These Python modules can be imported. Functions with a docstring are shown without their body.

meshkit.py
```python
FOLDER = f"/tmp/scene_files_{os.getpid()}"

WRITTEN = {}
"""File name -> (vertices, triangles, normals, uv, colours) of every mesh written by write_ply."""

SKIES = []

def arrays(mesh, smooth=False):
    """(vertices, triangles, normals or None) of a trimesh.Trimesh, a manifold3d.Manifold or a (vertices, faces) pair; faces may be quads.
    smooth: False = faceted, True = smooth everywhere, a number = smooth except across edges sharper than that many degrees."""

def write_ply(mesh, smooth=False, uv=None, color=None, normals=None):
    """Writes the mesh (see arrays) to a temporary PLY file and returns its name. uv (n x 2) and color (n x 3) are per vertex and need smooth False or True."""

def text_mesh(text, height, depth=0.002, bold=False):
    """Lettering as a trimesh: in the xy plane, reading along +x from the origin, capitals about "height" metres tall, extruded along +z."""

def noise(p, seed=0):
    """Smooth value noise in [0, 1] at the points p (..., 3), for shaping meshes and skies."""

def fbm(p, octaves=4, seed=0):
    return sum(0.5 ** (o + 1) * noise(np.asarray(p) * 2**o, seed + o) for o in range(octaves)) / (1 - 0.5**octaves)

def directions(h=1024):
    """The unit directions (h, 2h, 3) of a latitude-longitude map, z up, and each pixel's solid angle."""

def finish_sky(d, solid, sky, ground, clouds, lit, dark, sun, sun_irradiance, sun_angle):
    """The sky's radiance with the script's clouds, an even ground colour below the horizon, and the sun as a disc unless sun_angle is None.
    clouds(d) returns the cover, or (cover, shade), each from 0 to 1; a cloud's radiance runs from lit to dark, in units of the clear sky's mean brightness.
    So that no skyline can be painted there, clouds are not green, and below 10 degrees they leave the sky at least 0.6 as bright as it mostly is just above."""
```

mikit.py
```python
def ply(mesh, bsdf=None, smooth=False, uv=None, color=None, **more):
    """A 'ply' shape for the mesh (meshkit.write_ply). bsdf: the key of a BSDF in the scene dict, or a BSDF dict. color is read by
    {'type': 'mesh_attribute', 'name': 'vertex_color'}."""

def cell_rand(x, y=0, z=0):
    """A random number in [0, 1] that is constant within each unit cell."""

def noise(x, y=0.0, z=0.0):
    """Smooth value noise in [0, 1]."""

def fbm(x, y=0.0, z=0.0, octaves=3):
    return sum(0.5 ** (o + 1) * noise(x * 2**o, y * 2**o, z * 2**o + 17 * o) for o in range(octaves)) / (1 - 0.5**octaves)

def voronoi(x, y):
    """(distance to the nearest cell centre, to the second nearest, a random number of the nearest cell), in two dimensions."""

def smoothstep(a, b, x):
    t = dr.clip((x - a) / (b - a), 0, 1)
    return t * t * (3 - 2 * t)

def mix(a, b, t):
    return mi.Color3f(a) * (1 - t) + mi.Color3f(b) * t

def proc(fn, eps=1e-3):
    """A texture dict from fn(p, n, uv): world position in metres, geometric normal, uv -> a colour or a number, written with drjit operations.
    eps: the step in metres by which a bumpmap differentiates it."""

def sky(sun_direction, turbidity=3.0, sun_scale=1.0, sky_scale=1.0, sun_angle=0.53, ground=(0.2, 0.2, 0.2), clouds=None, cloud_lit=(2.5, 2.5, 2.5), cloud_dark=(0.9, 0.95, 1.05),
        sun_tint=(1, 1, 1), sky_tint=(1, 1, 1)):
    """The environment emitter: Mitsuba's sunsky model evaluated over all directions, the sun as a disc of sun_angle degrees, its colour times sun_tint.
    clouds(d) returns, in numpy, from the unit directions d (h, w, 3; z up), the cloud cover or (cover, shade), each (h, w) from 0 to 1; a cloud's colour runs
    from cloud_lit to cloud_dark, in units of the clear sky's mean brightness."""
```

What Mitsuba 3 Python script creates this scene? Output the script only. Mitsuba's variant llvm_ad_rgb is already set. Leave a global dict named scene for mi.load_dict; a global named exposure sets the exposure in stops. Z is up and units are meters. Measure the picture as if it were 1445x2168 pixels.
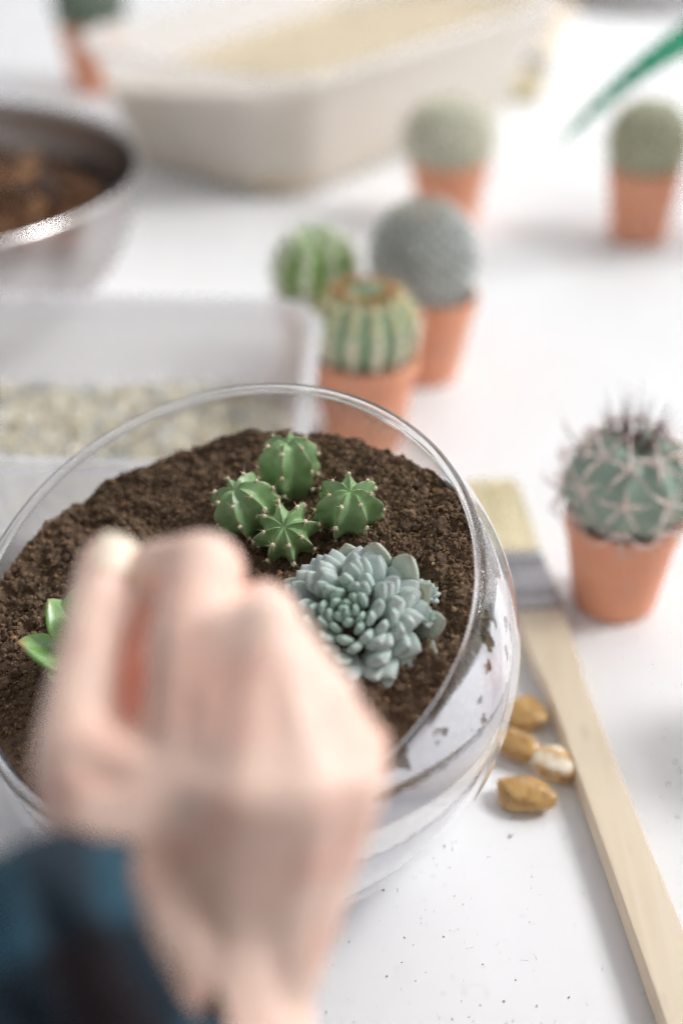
import math, random
import numpy as np, trimesh, manifold3d as m3
import mitsuba as mi, drjit as dr
import mikit, meshkit
from mikit import noise, fbm, smoothstep, mix, cell_rand

T = mi.ScalarTransform4f
scene, labels = {}, {}
# ------------------------------------------------------------------ camera, light, exposure
CAM_H, PITCH = 0.40, math.radians(32)
scene['camera'] = {'type': 'thinlens', 'fov': 27.0, 'fov_axis': 'x', 'aperture_radius': 0.0088, 'focus_distance': 0.503,
                   'near_clip': 0.02, 'far_clip': 60.0,
                   'to_world': T().look_at(origin=[0, 0, CAM_H], target=[0, math.cos(PITCH), CAM_H - math.sin(PITCH)], up=[0, 0, 1])}
exposure = 0.23


def lamp(key, centre, target, w, h, rgb):
    scene[key] = {'type': 'rectangle', 'to_world': T().look_at(origin=centre, target=target, up=[0, 0.05, 1]) @ T().scale([w / 2, h / 2, 1]),
                  'bsdf': {'type': 'diffuse', 'reflectance': {'type': 'rgb', 'value': 0.5}},
                  'emitter': {'type': 'area', 'radiance': {'type': 'rgb', 'value': rgb}}}
    labels[key] = {'kind': 'structure'}


lamp('window_light', [2.0, 0.80, 1.95], [0, 0.55, 0.05], 0.75, 0.95, [22, 21.9, 21.7])
lamp('back_window_light', [1.5, 2.6, 1.9], [0.0, 0.5, 0.0], 2.6, 1.9, [2.6, 2.61, 2.66])
scene['room_light'] = {'type': 'constant', 'radiance': {'type': 'rgb', 'value': [0.35, 0.352, 0.362]}}

# ------------------------------------------------------------------ materials
def rgb(*c): return {'type': 'rgb', 'value': list(c)}
VC = {'type': 'mesh_attribute', 'name': 'vertex_color'}


def mat(key, **kw):
    base = kw.pop('base_color')
    scene[key] = {'type': 'twosided', 'bsdf': {'type': 'principled', 'base_color': base, **kw}}


def table_col(p, n, uv):
    a = fbm(p.x * 9, p.y * 9, p.z * 9) * .6 + fbm(p.x * 34 + 5, p.y * 21, 4.0, octaves=4) * .4
    b = noise(p.x * 260, p.y * 260, 3.0)
    c = noise(p.x * 45 + 7, p.y * 45, 9.0)
    dirt = smoothstep(0.80, 0.97, b) * smoothstep(0.45, 0.8, c) * 0.06
    return mix(mi.Color3f(.79, .79, .80), mi.Color3f(.725, .722, .72), a) * (1 - dirt)


def wood_col(p, n, uv):
    g = fbm(p.x * 420 + p.z * 300, p.y * 14, p.z * 380, octaves=4)
    r = noise(p.x * 90 + noise(p.y * 12, 1.0, 2.0) * 3, p.y * 5, p.z * 90)
    k = smoothstep(.86, .98, noise(p.x * 130 + 4, p.y * 60, 8.0)) * .12
    return mix(mi.Color3f(.74, .64, .50), mi.Color3f(.62, .50, .355), g * .75 + r * .3 - .1) * (1 - k)


def pot_col(p, n, uv):
    a = fbm(p.x * 70, p.y * 70, p.z * 70)
    w = smoothstep(.62, .85, noise(p.x * 160, p.y * 160, p.z * 40 + 5)) * .18
    return mix(mi.Color3f(.76, .365, .230), mi.Color3f(.68, .285, .165), a) * (1 - w) + mi.Color3f(.5, .42, .36) * w


def skin_col(p, n, uv):
    a = fbm(p.x * 60, p.y * 60, p.z * 60)
    b = noise(p.x * 140 + 3, p.y * 140, p.z * 140)
    return mix(mix(mi.Color3f(.90, .63, .515), mi.Color3f(.86, .50, .40), smoothstep(.35, .75, a)), mi.Color3f(.91, .70, .585), b * .3)


def shirt_col(p, n, uv):
    u, v = uv.x, uv.y
    band = lambda x, w: smoothstep(.5 - w - .03, .5 - w + .03, dr.abs(x - dr.floor(x) - .5) + .0)
    a, b = band(u * 3.0, .24), band(v * 2.2 + .25, .24)
    thread = noise(p.x * 2200, p.y * 2200, p.z * 2200)
    col = mix(mix(mi.Color3f(.028, .070, .100), mi.Color3f(.018, .026, .036), a), mix(mi.Color3f(.022, .034, .046), mi.Color3f(.016, .012, .014), a), b)
    return col * (.75 + .5 * thread)


def steel_rough(p, n, uv):
    return .10 + .12 * noise(p.x * 30, p.y * 30, p.z * 900)


def sand_col(p, n, uv):
    g = noise(p.x * 1500, p.y * 1500, p.z * 1500)
    return mix(mi.Color3f(.50, .42, .30), mi.Color3f(.60, .52, .39), g)


def pebble_col(p, n, uv):
    a = fbm(p.x * 160, p.y * 160 + p.z * 240, p.z * 160, octaves=4)
    v = smoothstep(.50, .56, fbm(p.x * 90 + 5, p.y * 150, p.z * 300 + p.x * 200, octaves=4)) * smoothstep(.62, .54, fbm(p.x * 90 + 5, p.y * 150, p.z * 300 + p.x * 200, octaves=4))
    return mix(mix(mi.Color3f(.60, .40, .15), mi.Color3f(.38, .19, .055), a), mi.Color3f(.22, .10, .035), v * .8)


def pale_pebble_col(p, n, uv):
    a = fbm(p.x * 190, p.y * 190, p.z * 190, octaves=4)
    return mix(mix(mi.Color3f(.78, .70, .56), mi.Color3f(.62, .40, .18), smoothstep(.42, .62, a)), mi.Color3f(.36, .19, .08), smoothstep(.62, .74, a))


P = mikit.proc
mat('m_table', base_color=P(table_col), roughness=.55, specular=.22)
mat('m_wood', base_color=P(wood_col), roughness=.55, specular=.3)
mat('m_pot', base_color=P(pot_col), roughness=.55, specular=.35)
mat('m_skin', base_color=P(skin_col), roughness=.44, specular=.5)
mat('m_nail', base_color=rgb(.88, .75, .60), roughness=.25, specular=.5)
mat('m_shirt', base_color=P(shirt_col), roughness=.9, specular=.1, sheen=.6)
mat('m_sand', base_color=P(sand_col), roughness=.9, specular=.1)
mat('m_pebble', base_color=P(pebble_col), roughness=.22, specular=.5)
mat('m_palepebble', base_color=P(pale_pebble_col), roughness=.3, specular=.5)
mat('m_vc', base_color=VC, roughness=.85, specular=.15)              # soil, gravel: colour per grain
mat('m_cactus', base_color=VC, roughness=.36, specular=.5)
mat('m_waxy', base_color=VC, roughness=.58, specular=.35, sheen=.25)
mat('m_leaf', base_color=VC, roughness=.25, specular=.5)
mat('m_woolly', base_color=VC, roughness=.9, specular=.1, sheen=.8)
mat('m_spine', base_color=rgb(.66, .58, .46), roughness=.5, specular=.3)
mat('m_pinkspine', base_color=VC, roughness=.45, specular=.4)
mat('m_bristle', base_color=VC, roughness=.5, specular=.4)
mat('m_red', base_color=rgb(.65, .10, .05), roughness=.5)
mat('m_greyplastic', base_color=rgb(.52, .50, .50), roughness=.4)
scene['m_steel'] = {'type': 'twosided', 'bsdf': {'type': 'roughconductor', 'material': 'none', 'specular_reflectance': rgb(.58, .56, .55), 'alpha': .085, 'distribution': 'ggx'}}
scene['m_tin'] = {'type': 'twosided', 'bsdf': {'type': 'roughconductor', 'material': 'none', 'specular_reflectance': rgb(.36, .35, .36), 'alpha': .30, 'distribution': 'ggx'}}
scene['m_glasswall'] = {'type': 'thindielectric', 'int_ior': 1.33}
scene['m_glass'] = {'type': 'dielectric', 'int_ior': 1.5, 'ext_ior': 1.0}
scene['m_clearplastic'] = {'type': 'blendbsdf', 'weight': .48,
                           'a': {'type': 'thindielectric', 'int_ior': 1.45},
                           'b': {'type': 'principledthin', 'base_color': rgb(.93, .93, .945), 'roughness': .35, 'diff_trans': 1.1, 'spec_trans': 0.0}}
scene['m_milkplastic'] = {'type': 'blendbsdf', 'weight': .52,
                          'a': {'type': 'thindielectric', 'int_ior': 1.45},
                          'b': {'type': 'principledthin', 'base_color': rgb(.96, .935, .905), 'roughness': .4, 'diff_trans': .8, 'spec_trans': 0.0}}

# ------------------------------------------------------------------ helpers
def key_for(name):
    if name not in scene and name not in labels: return name
    k = 1
    while f'{name}_{k:03d}' in scene or f'{name}_{k:03d}' in labels: k += 1
    return f'{name}_{k:03d}'


def thing(name, label, cat, group=None):
    k = key_for(name)
    labels[k] = {'label': label, 'category': cat}
    if group: labels[k]['group'] = group
    return k


def obj(name, mesh, bsdf, parent=None, smooth=False, color=None, uv=None, **lab):
    k = key_for(f'{parent}__{name}' if parent else name)
    if color is not None or uv is not None:
        smooth = bool(smooth)
    scene[k] = mikit.ply(mesh, bsdf, smooth=smooth, color=color, uv=uv)
    if lab: labels[k] = lab
    return k


def own(key, mesh, bsdf, smooth=False, color=None, uv=None):
    """the one mesh of a thing whose label is set already"""
    if color is not None or uv is not None: smooth = bool(smooth)
    scene[key] = mikit.ply(mesh, bsdf, smooth=smooth, color=color, uv=uv)


def unit(v):
    v = np.asarray(v, float)
    return v / (np.linalg.norm(v, axis=-1, keepdims=True) + 1e-12)


def frame(n, roll=0.0):
    n = unit(n)
    a = np.cross([0, 1, 0] if abs(n[1]) < .9 else [1, 0, 0], n); a = unit(a)
    b = np.cross(n, a)
    c, s = math.cos(roll), math.sin(roll)
    return np.stack([c * a + s * b, -s * a + c * b, n])        # rows: x, y, z axes


def place(v, pos, axis=(0, 0, 1), roll=0.0, scale=1.0):
    return np.asarray(v) * scale @ frame(axis, roll) + np.asarray(pos)


def grid_faces(nu, nv, wrap=True):
    """faces of nu rings of nv points"""
    f = []
    J = nv if wrap else nv - 1
    i, j = np.meshgrid(np.arange(nu - 1), np.arange(J), indexing='ij')
    a = i * nv + j; b = i * nv + (j + 1) % nv; c = (i + 1) * nv + (j + 1) % nv; d = (i + 1) * nv + j
    return np.concatenate([np.stack([a, b, c], -1).reshape(-1, 3), np.stack([a, c, d], -1).reshape(-1, 3)])


def lathe(profile, n=72):
    """profile (r, z) from the bottom outside up, round and back; a closed or open outline"""
    pr = np.asarray(profile, float)
    t = np.arange(n) / n * 2 * np.pi
    v = np.stack([pr[:, :1] * np.cos(t), pr[:, :1] * np.sin(t), np.repeat(pr[:, 1:], n, 1)], -1).reshape(-1, 3)
    return v, grid_faces(len(pr), n)


def cat(parts):
    """parts: list of (v, f) or (v, f, c)"""
    vs, fs, cs, at = [], [], [], 0
    for p in parts:
        vs.append(p[0]); fs.append(p[1] + at); at += len(p[0])
        if len(p) > 2: cs.append(p[2])
    return (np.vstack(vs), np.vstack(fs)) + ((np.vstack(cs),) if cs else ())


def needles(p0, p1, r, bend=None):
    """thin three-sided cones from p0 to p1; bend: a midpoint offset"""
    p0, p1 = np.asarray(p0, float), np.asarray(p1, float)
    r = np.broadcast_to(np.asarray(r, float), len(p0))[:, None]
    d = unit(p1 - p0)
    a = unit(np.cross(d, np.where(np.abs(d[:, 2:]) < .8, [[0, 0, 1.]], [[1., 0, 0]])))
    b = np.cross(d, a)
    vs = [p0 + r * (math.cos(t) * a + math.sin(t) * b) for t in (0, 2.094, 4.189)]
    n = len(p0); o = np.arange(n)
    if bend is None:
        v = np.stack(vs + [p1], 1).reshape(-1, 3); o = o[:, None] * 4
        f = np.concatenate([o + np.array(x) for x in ([0, 1, 3], [1, 2, 3], [2, 0, 3], [2, 1, 0])])
    else:
        mid = (p0 + p1) / 2 + bend
        ms = [mid + .8 * r * (math.cos(t) * a + math.sin(t) * b) for t in (0, 2.094, 4.189)]
        v = np.stack(vs + ms + [p1], 1).reshape(-1, 3); o = o[:, None] * 7
        f = np.concatenate([o + np.array(x) for x in ([0, 1, 4], [0, 4, 3], [1, 2, 5], [1, 5, 4], [2, 0, 3], [2, 3, 5], [3, 4, 6], [4, 5, 6], [5, 3, 6], [2, 1, 0])])
    return v, f


ICO0 = trimesh.creation.icosphere(subdivisions=0)
ICO1 = trimesh.creation.icosphere(subdivisions=1)
ICO2 = trimesh.creation.icosphere(subdivisions=2)


def grains(pos, size, rng, cols, base=ICO0, squash=(.6, 1.1), jitter=.22):
    """one mesh of many irregular grains, a colour each"""
    n = len(pos); bv = np.asarray(base.vertices); bf = np.asarray(base.faces)
    sc = rng.uniform(squash[0], squash[1], (n, 1, 3)) * np.asarray(size).reshape(-1, 1, 1)
    q = rng.normal(size=(n, 4)); q /= np.linalg.norm(q, axis=1, keepdims=True)
    w, x, y, z = q.T
    R = np.stack([1 - 2 * (y * y + z * z), 2 * (x * y - z * w), 2 * (x * z + y * w), 2 * (x * y + z * w), 1 - 2 * (x * x + z * z), 2 * (y * z - x * w),
                  2 * (x * z - y * w), 2 * (y * z + x * w), 1 - 2 * (x * x + y * y)], -1).reshape(n, 3, 3)
    v = bv[None] * (1 + rng.uniform(-jitter, jitter, (n, len(bv), 1))) * sc
    v = np.einsum('nij,nkj->nki', R, v) + np.asarray(pos)[:, None]
    f = bf[None] + (np.arange(n) * len(bv))[:, None, None]
    c = np.repeat(np.asarray(cols), len(bv), 0)
    return v.reshape(-1, 3), f.reshape(-1, 3), c


def loft_tub(hx, hy, top, bot, corner, h, thick, lip, floor=.004, n=20):
    """an open tub of rounded-rectangle plan: outside wall, rolled rim, inside wall, floor; local coordinates"""
    def ring(sx, sy, r, z):
        pts = []
        for k, (cx, cy) in enumerate(((1, 1), (-1, 1), (-1, -1), (1, -1))):
            for t in np.linspace(0, np.pi / 2, n):
                a = t + k * np.pi / 2
                pts.append((cx * (sx - r) + r * math.cos(a), cy * (sy - r) + r * math.sin(a), z))
        return np.array(pts)
    rs = []
    c = corner
    outs = [(0, bot - .10, .0), (.03, bot - .02, .0), (.10, bot + .005, .0)]
    dz = lambda k: h * k
    sx = lambda k: hx * (bot + (top - bot) * k)
    sy = lambda k: hy * (bot + (top - bot) * k) if True else 0
    off = lambda k: hx * (1 - (bot + (top - bot) * k))
    prof = [(.012, .0), (.003, .003), (0, .012)]
    for d, z in prof: rs.append(ring(hx - off(0) - d, hy - off(0) - d, c - d, z))
    for k in (.3, .6, .9): rs.append(ring(hx - off(k), hy - off(k), c, dz(k)))
    e = off(.95)
    rs.append(ring(hx - e, hy - e, c, h - .006))
    rs.append(ring(hx - e + lip, hy - e + lip, c + lip, h - .006))
    rs.append(ring(hx - e + lip + .0008, hy - e + lip + .0008, c + lip, h - .003))
    rs.append(ring(hx - e + lip - .001, hy - e + lip - .001, c + lip, h))
    rs.append(ring(hx - e, hy - e, c, h))
    rs.append(ring(hx - e - thick, hy - e - thick, c - thick, h - .002))
    for k in (.9, .6, .3): rs.append(ring(hx - off(k) - thick, hy - off(k) - thick, c - thick, dz(k)))
    for d, z in ((0, .014), (.004, .006), (.013, floor)): rs.append(ring(hx - off(0) - thick - d, hy - off(0) - thick - d, c - thick - d, z))
    N = 4 * n
    v = np.vstack(rs); f = grid_faces(len(rs), N)
    # caps
    b0, b1 = len(v), len(v) + 1
    v = np.vstack([v, rs[0].mean(0), rs[-1].mean(0)])
    i = np.arange(N); j = (i + 1) % N; last = (len(rs) - 1) * N
    f = np.vstack([f, np.stack([j, i, i * 0 + b0], 1), np.stack([last + i, last + j, i * 0 + b1], 1)])
    inner = lambda z: (hx - off(z / h) - thick, hy - off(z / h) - thick, c - thick)
    return v, f, inner


def rotz(v, ang, pos):
    c, s = math.cos(ang), math.sin(ang)
    v = np.asarray(v)
    return np.stack([v[:, 0] * c - v[:, 1] * s, v[:, 0] * s + v[:, 1] * c, v[:, 2]], -1) + np.asarray(pos)


# ------------------------------------------------------------------ the setting: a white table top
tb = trimesh.creation.box((3.2, 3.4, .04)); tb.apply_translation((0, 1.45, -.02))
scene['table_top'] = mikit.ply(tb, 'm_table')
labels['table_top'] = {'label': 'smooth white table top dusted with crumbs of soil', 'kind': 'structure'}

# ------------------------------------------------------------------ the slant-cut glass bowl
S, R = np.array([-.0349, .4142, .0846]), .0995
N_RIM = unit([-.237, -.371, .898]); CUT = R * math.sin(math.radians(20.1))
WALL = .0030
R_IN = R - WALL
SEG = 240


F = frame(N_RIM)
def cap(rad, cut, z_floor):
    """the sphere of that radius below the slanted cut, flattened at the foot: a sheet of glass"""
    a0 = math.asin(cut / rad)
    al = np.linspace(a0, -math.pi / 2 + .004, 150)
    th = np.arange(SEG) / SEG * 2 * np.pi
    v = np.stack([rad * np.cos(al)[:, None] * np.cos(th), rad * np.cos(al)[:, None] * np.sin(th), np.repeat(rad * np.sin(al)[:, None], SEG, 1)], -1).reshape(-1, 3) @ F + S
    v[:, 2] = np.maximum(v[:, 2], z_floor)
    return v, grid_faces(150, SEG)


bowl = thing('glass_bowl', 'round clear glass bowl with a slanted opening, filled with soil and small succulents', 'bowl')
RIM_R = (R * math.cos(math.asin(CUT / R)) + math.sqrt(R_IN ** 2 - CUT ** 2)) / 2
th = np.arange(SEG) / SEG * 2 * np.pi; ph = np.arange(24) / 24 * 2 * np.pi
rb_ = .0019
tv_ = np.stack([(RIM_R + rb_ * np.cos(ph)) * np.cos(th)[:, None], (RIM_R + rb_ * np.cos(ph)) * np.sin(th)[:, None], CUT + rb_ * 1.1 * np.sin(ph) + 0 * th[:, None]], -1)
tv_ = np.concatenate([tv_, tv_[:1]]).reshape(-1, 3) @ F + S
own(bowl, cat([cap(R, CUT - .0012, .0004), cap(R_IN, CUT - .0012, .0075)]), 'm_glasswall', smooth=True)
obj('rim', trimesh.Trimesh(tv_, grid_faces(SEG + 1, 24)[:, ::-1]), 'm_glass', bowl, smooth=True, label='rounded glass rim')

# ---- soil filling: a displaced sheet on top, the inside of the bowl below
N_SOIL = unit([-.1609, -.1678, .9726]); D_SOIL = .0228
SF = frame(N_SOIL)
R_SOIL = R_IN - .0006
C_SOIL = S + N_SOIL * D_SOIL
RS0 = math.sqrt(R_SOIL ** 2 - D_SOIL ** 2)


def soil_h(x, y):
    p = np.stack([x, y, np.zeros_like(x)], -1)
    big = (meshkit.fbm(p * 38, 3, 5) - .5) * .0085
    med = (meshkit.fbm(p * 150, 3, 9) - .5) * .0070
    cl = np.abs(meshkit.fbm(p * 420, 3, 13) - .5) * .0060
    return big + med + cl - .0012


NR, NT = 300, 900
rr = np.sqrt(np.linspace(0, 1, NR)) ** 1.0 * RS0
tt = np.arange(NT) / NT * 2 * np.pi
X = rr[:, None] * np.cos(tt); Y = rr[:, None] * np.sin(tt)
Hh = soil_h(X, Y)
# keep the edge of the sheet inside the glass
lim = np.sqrt(np.maximum(R_SOIL ** 2 - (D_SOIL + Hh) ** 2, 0))
def under_rim(x, y, h, gap=.0030):
    """soil never stands above the slanted rim"""
    p = np.stack([x, y, h], -1) @ SF + C_SOIL
    over = (p - S) @ N_RIM - (CUT - gap)
    return h - np.maximum(over, 0) / float(N_RIM @ N_SOIL)


Hh = under_rim(X, Y, Hh)
lim = np.sqrt(np.maximum(R_SOIL ** 2 - (D_SOIL + Hh) ** 2, 0))
k = np.minimum(1, lim / np.maximum(np.hypot(X, Y), 1e-9))
tv = np.stack([X * k, Y * k, Hh], -1).reshape(-1, 3)
top = (tv @ SF + C_SOIL, grid_faces(NR, NT))
z0 = Hh[-1] + D_SOIL
rings = []
for q in np.linspace(0, 1, 26)[1:]:
    z = z0 + (-.020 - z0) * q
    r = np.sqrt(np.maximum(R_SOIL ** 2 - z ** 2, 0)) - .0007 * meshkit.fbm(np.stack([np.cos(tt) * 60, np.sin(tt) * 60, z * 600], -1), 3, 3) 
    rings.append(np.stack([r * np.cos(tt), r * np.sin(tt), z - D_SOIL], -1))
sidev = np.concatenate([tv.reshape(NR, NT, 3)[-1:], np.array(rings)]).reshape(-1, 3)
sidew = sidev @ SF + C_SOIL
low_ = (sidew[:, 2] < .0866)[:, None]
sidew = np.where(low_, S + (sidew - S) * .975, sidew)                    # the sand layers lie round it lower down
side = (sidew, grid_faces(26, NT))
sv, sf = cat([top, side])
pn = meshkit.fbm(sv * 260, 3, 21)[:, None]; pm_ = meshkit.fbm(sv * 60, 3, 27)[:, None]
scol = .072 * np.array([[1, .67, .45]]) + pn * np.array([[.120, .077, .048]]) + (pm_ - .5) * np.array([[.05, .030, .020]])
scol = np.clip(scol, .006, 1)
soil = thing('potting_soil', 'dark brown crumbly potting soil filling the glass bowl', 'soil')
labels[soil]['kind'] = 'stuff'
own(soil, (sv, sf), 'm_vc', smooth=True, color=scol)

rng = np.random.default_rng(11)


def on_soil(n, rng, edge=.985):
    a = rng.uniform(0, 2 * np.pi, n); r = np.sqrt(rng.uniform(0, 1, n)) * RS0 * edge
    x, y = r * np.cos(a), r * np.sin(a)
    return x, y, under_rim(x, y, soil_h(x, y))


n = 15000
x, y, h = on_soil(n, rng)
size = np.exp(rng.normal(math.log(.00062), .42, n)).clip(.0002, .0021)
pos = np.stack([x, y, h + size * rng.uniform(-.3, .7, n)], -1) @ SF + C_SOIL
tone = rng.uniform(.35, 1.25, (n, 1)); col = tone * np.array([[.195, .126, .078]])
pick = rng.uniform(size=n)
col[pick > .975] = np.array([.30, .17, .08]) * rng.uniform(.6, 1.3, ((pick > .975).sum(), 1))
col[pick < .010] = np.array([.30, .22, .13])
g1 = grains(pos, size, rng, col, ICO0, (.6, 1.15), .3)
n = 900
x, y, h = on_soil(n, rng, .97)
size = np.exp(rng.normal(math.log(.0014), .3, n)).clip(.0006, .0030)
pos = np.stack([x, y, h + size * rng.uniform(-.2, .4, n)], -1) @ SF + C_SOIL
col = rng.uniform(.35, 1.2, (n, 1)) * np.array([[.140, .092, .060]])
g2 = grains(pos, size, rng, col, ICO1, (.6, 1.1), .22)
n = 900
x, y, h = on_soil(n, rng, .96)
a = rng.uniform(0, 2 * np.pi, n); L = rng.uniform(.0015, .0055, n)
p0 = np.stack([x, y, h + .0004], -1); d = np.stack([np.cos(a), np.sin(a), rng.uniform(-.15, .55, n)], -1)
v, f = needles(p0 @ SF + C_SOIL, (p0 + d * L[:, None]) @ SF + C_SOIL, .00009, bend=rng.normal(0, .0005, (n, 3)))
fc = np.repeat(rng.uniform(.5, 1.2, (n, 1)) * np.array([[.30, .20, .11]]), 7, 0)
obj('crumbs', cat([g1, g2, (v, f, fc)])[:2], 'm_vc', soil, color=cat([g1, g2, (v, f, fc)])[2], kind='stuff')

# ---- layers of white sand under the soil
def wall_top(t):
    """the height at which the soil meets the glass in the direction t round the bowl"""
    z = np.full_like(t, .09)
    zs = np.linspace(.05, .16, 450)
    for i, a in enumerate(t):
        rad = np.sqrt(np.maximum(R_SOIL ** 2 - (zs - S[2]) ** 2, 0))
        p = np.stack([S[0] + rad * np.cos(a), S[1] + rad * np.sin(a), zs], -1)
        below = ((p - C_SOIL) @ N_SOIL < 0) & ((p - S) @ N_RIM < CUT - .003)
        z[i] = zs[below].max() if below.any() else .05
    return z


def sand_layer(name, z_lo, z_hi, rad, bump, col, seed, label):
    """a slice of the bowl's inside between two wavy heights; the wall side is grainy"""
    nt, nz = 900, 26
    t = np.arange(nt) / nt * 2 * np.pi
    w = np.stack([np.cos(t) * 5, np.sin(t) * 5, t * 0], -1)
    lo = z_lo(t) if callable(z_lo) else z_lo + 0 * t; hi = z_hi(t) + (meshkit.fbm(w * 6, 3, seed) - .5) * .0035
    hi = np.minimum(hi, wall_top(t) - .004); lo = np.minimum(lo, hi - .0005)
    rs = []
    for q in np.linspace(0, 1, nz):
        z = lo + (hi - lo) * q
        dz = z - S[2]
        r = np.sqrt(np.maximum(rad ** 2 - dz ** 2, 1e-6))
        r = r - bump * meshkit.fbm(np.stack([np.cos(t) * r * 600, np.sin(t) * r * 600, z * 600], -1), 2, seed + 1)
        rs.append(np.stack([r * np.cos(t) + S[0], r * np.sin(t) + S[1], z], -1))
    v = np.array(rs).reshape(-1, 3); f = grid_faces(nz, nt)
    v = np.vstack([v, [[S[0], S[1], lo.mean()], [S[0], S[1], hi.min() - .002]]])
    i = np.arange(nt); j = (i + 1) % nt; last = (nz - 1) * nt
    f = np.vstack([f, np.stack([j, i, i * 0 + len(v) - 2], 1), np.stack([last + i, last + j, i * 0 + len(v) - 1], 1)])
    c = np.array([col]) * (.82 + .36 * meshkit.fbm(v * 1300, 2, seed + 4)[:, None])
    k_ = thing(name, label, 'sand'); labels[k_]['kind'] = 'stuff'
    own(k_, (v, f), 'm_vc', smooth=True, color=c.clip(0, .95))
    return k_


wav = lambda t: .0735 + .0022 * np.cos(t - .1) + .0012 * np.sin(3 * t)
sand_layer('grey_toned_sand', .0092, lambda t: wav(t) - .0145, R_IN - .0003, .0002, (.60, .60, .64), 51, 'lowest sand in the glass bowl, under the white band, shade painted into its grey')  # shade on the down-facing glass put into this lowest layer's grey colour
sand_layer('white_sand', lambda t: wav(t) - .0142 + .0015 * np.sin(7 * t), wav, R_IN - .0001, .0013, (.95, .95, .95), 31, 'bright white grainy sand band low in the glass bowl')
grey_lo = lambda t: wav(t) + .0003
sand_layer('grey_toned_sand', grey_lo, lambda t: .0872 - .002 * np.cos(t), R_IN - .0003, .0002, (.50, .50, .545), 41, 'grey sand layer directly above the white band in the glass bowl')
# pale sand dusted up the right wall, over the soil's edge, with clods of soil showing through
nt, nz = 420, 90
t = np.linspace(-1.25, .62, nt)                                         # angle round the bowl's vertical axis
ztop = wall_top(t) + .0012
zlo = .0893 + .0012 * np.sin(5 * t)
v, keep = [], []
for q in np.linspace(0, 1, nz):
    z = zlo + (ztop - zlo) * q
    r = np.sqrt(np.maximum((R_IN - .00022) ** 2 - (z - S[2]) ** 2, 0)) - .00012 * meshkit.fbm(np.stack([t * 90, z * 900, t * 0], -1), 2, 8)
    v.append(np.stack([S[0] + r * np.cos(t), S[1] + r * np.sin(t), z], -1))
v = np.array(v).reshape(-1, 3); f = grid_faces(nz, nt, wrap=False)
cen = v[f].mean(1)
hole = meshkit.fbm(cen * np.array([165, 165, 130]), 3, 77)
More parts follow.
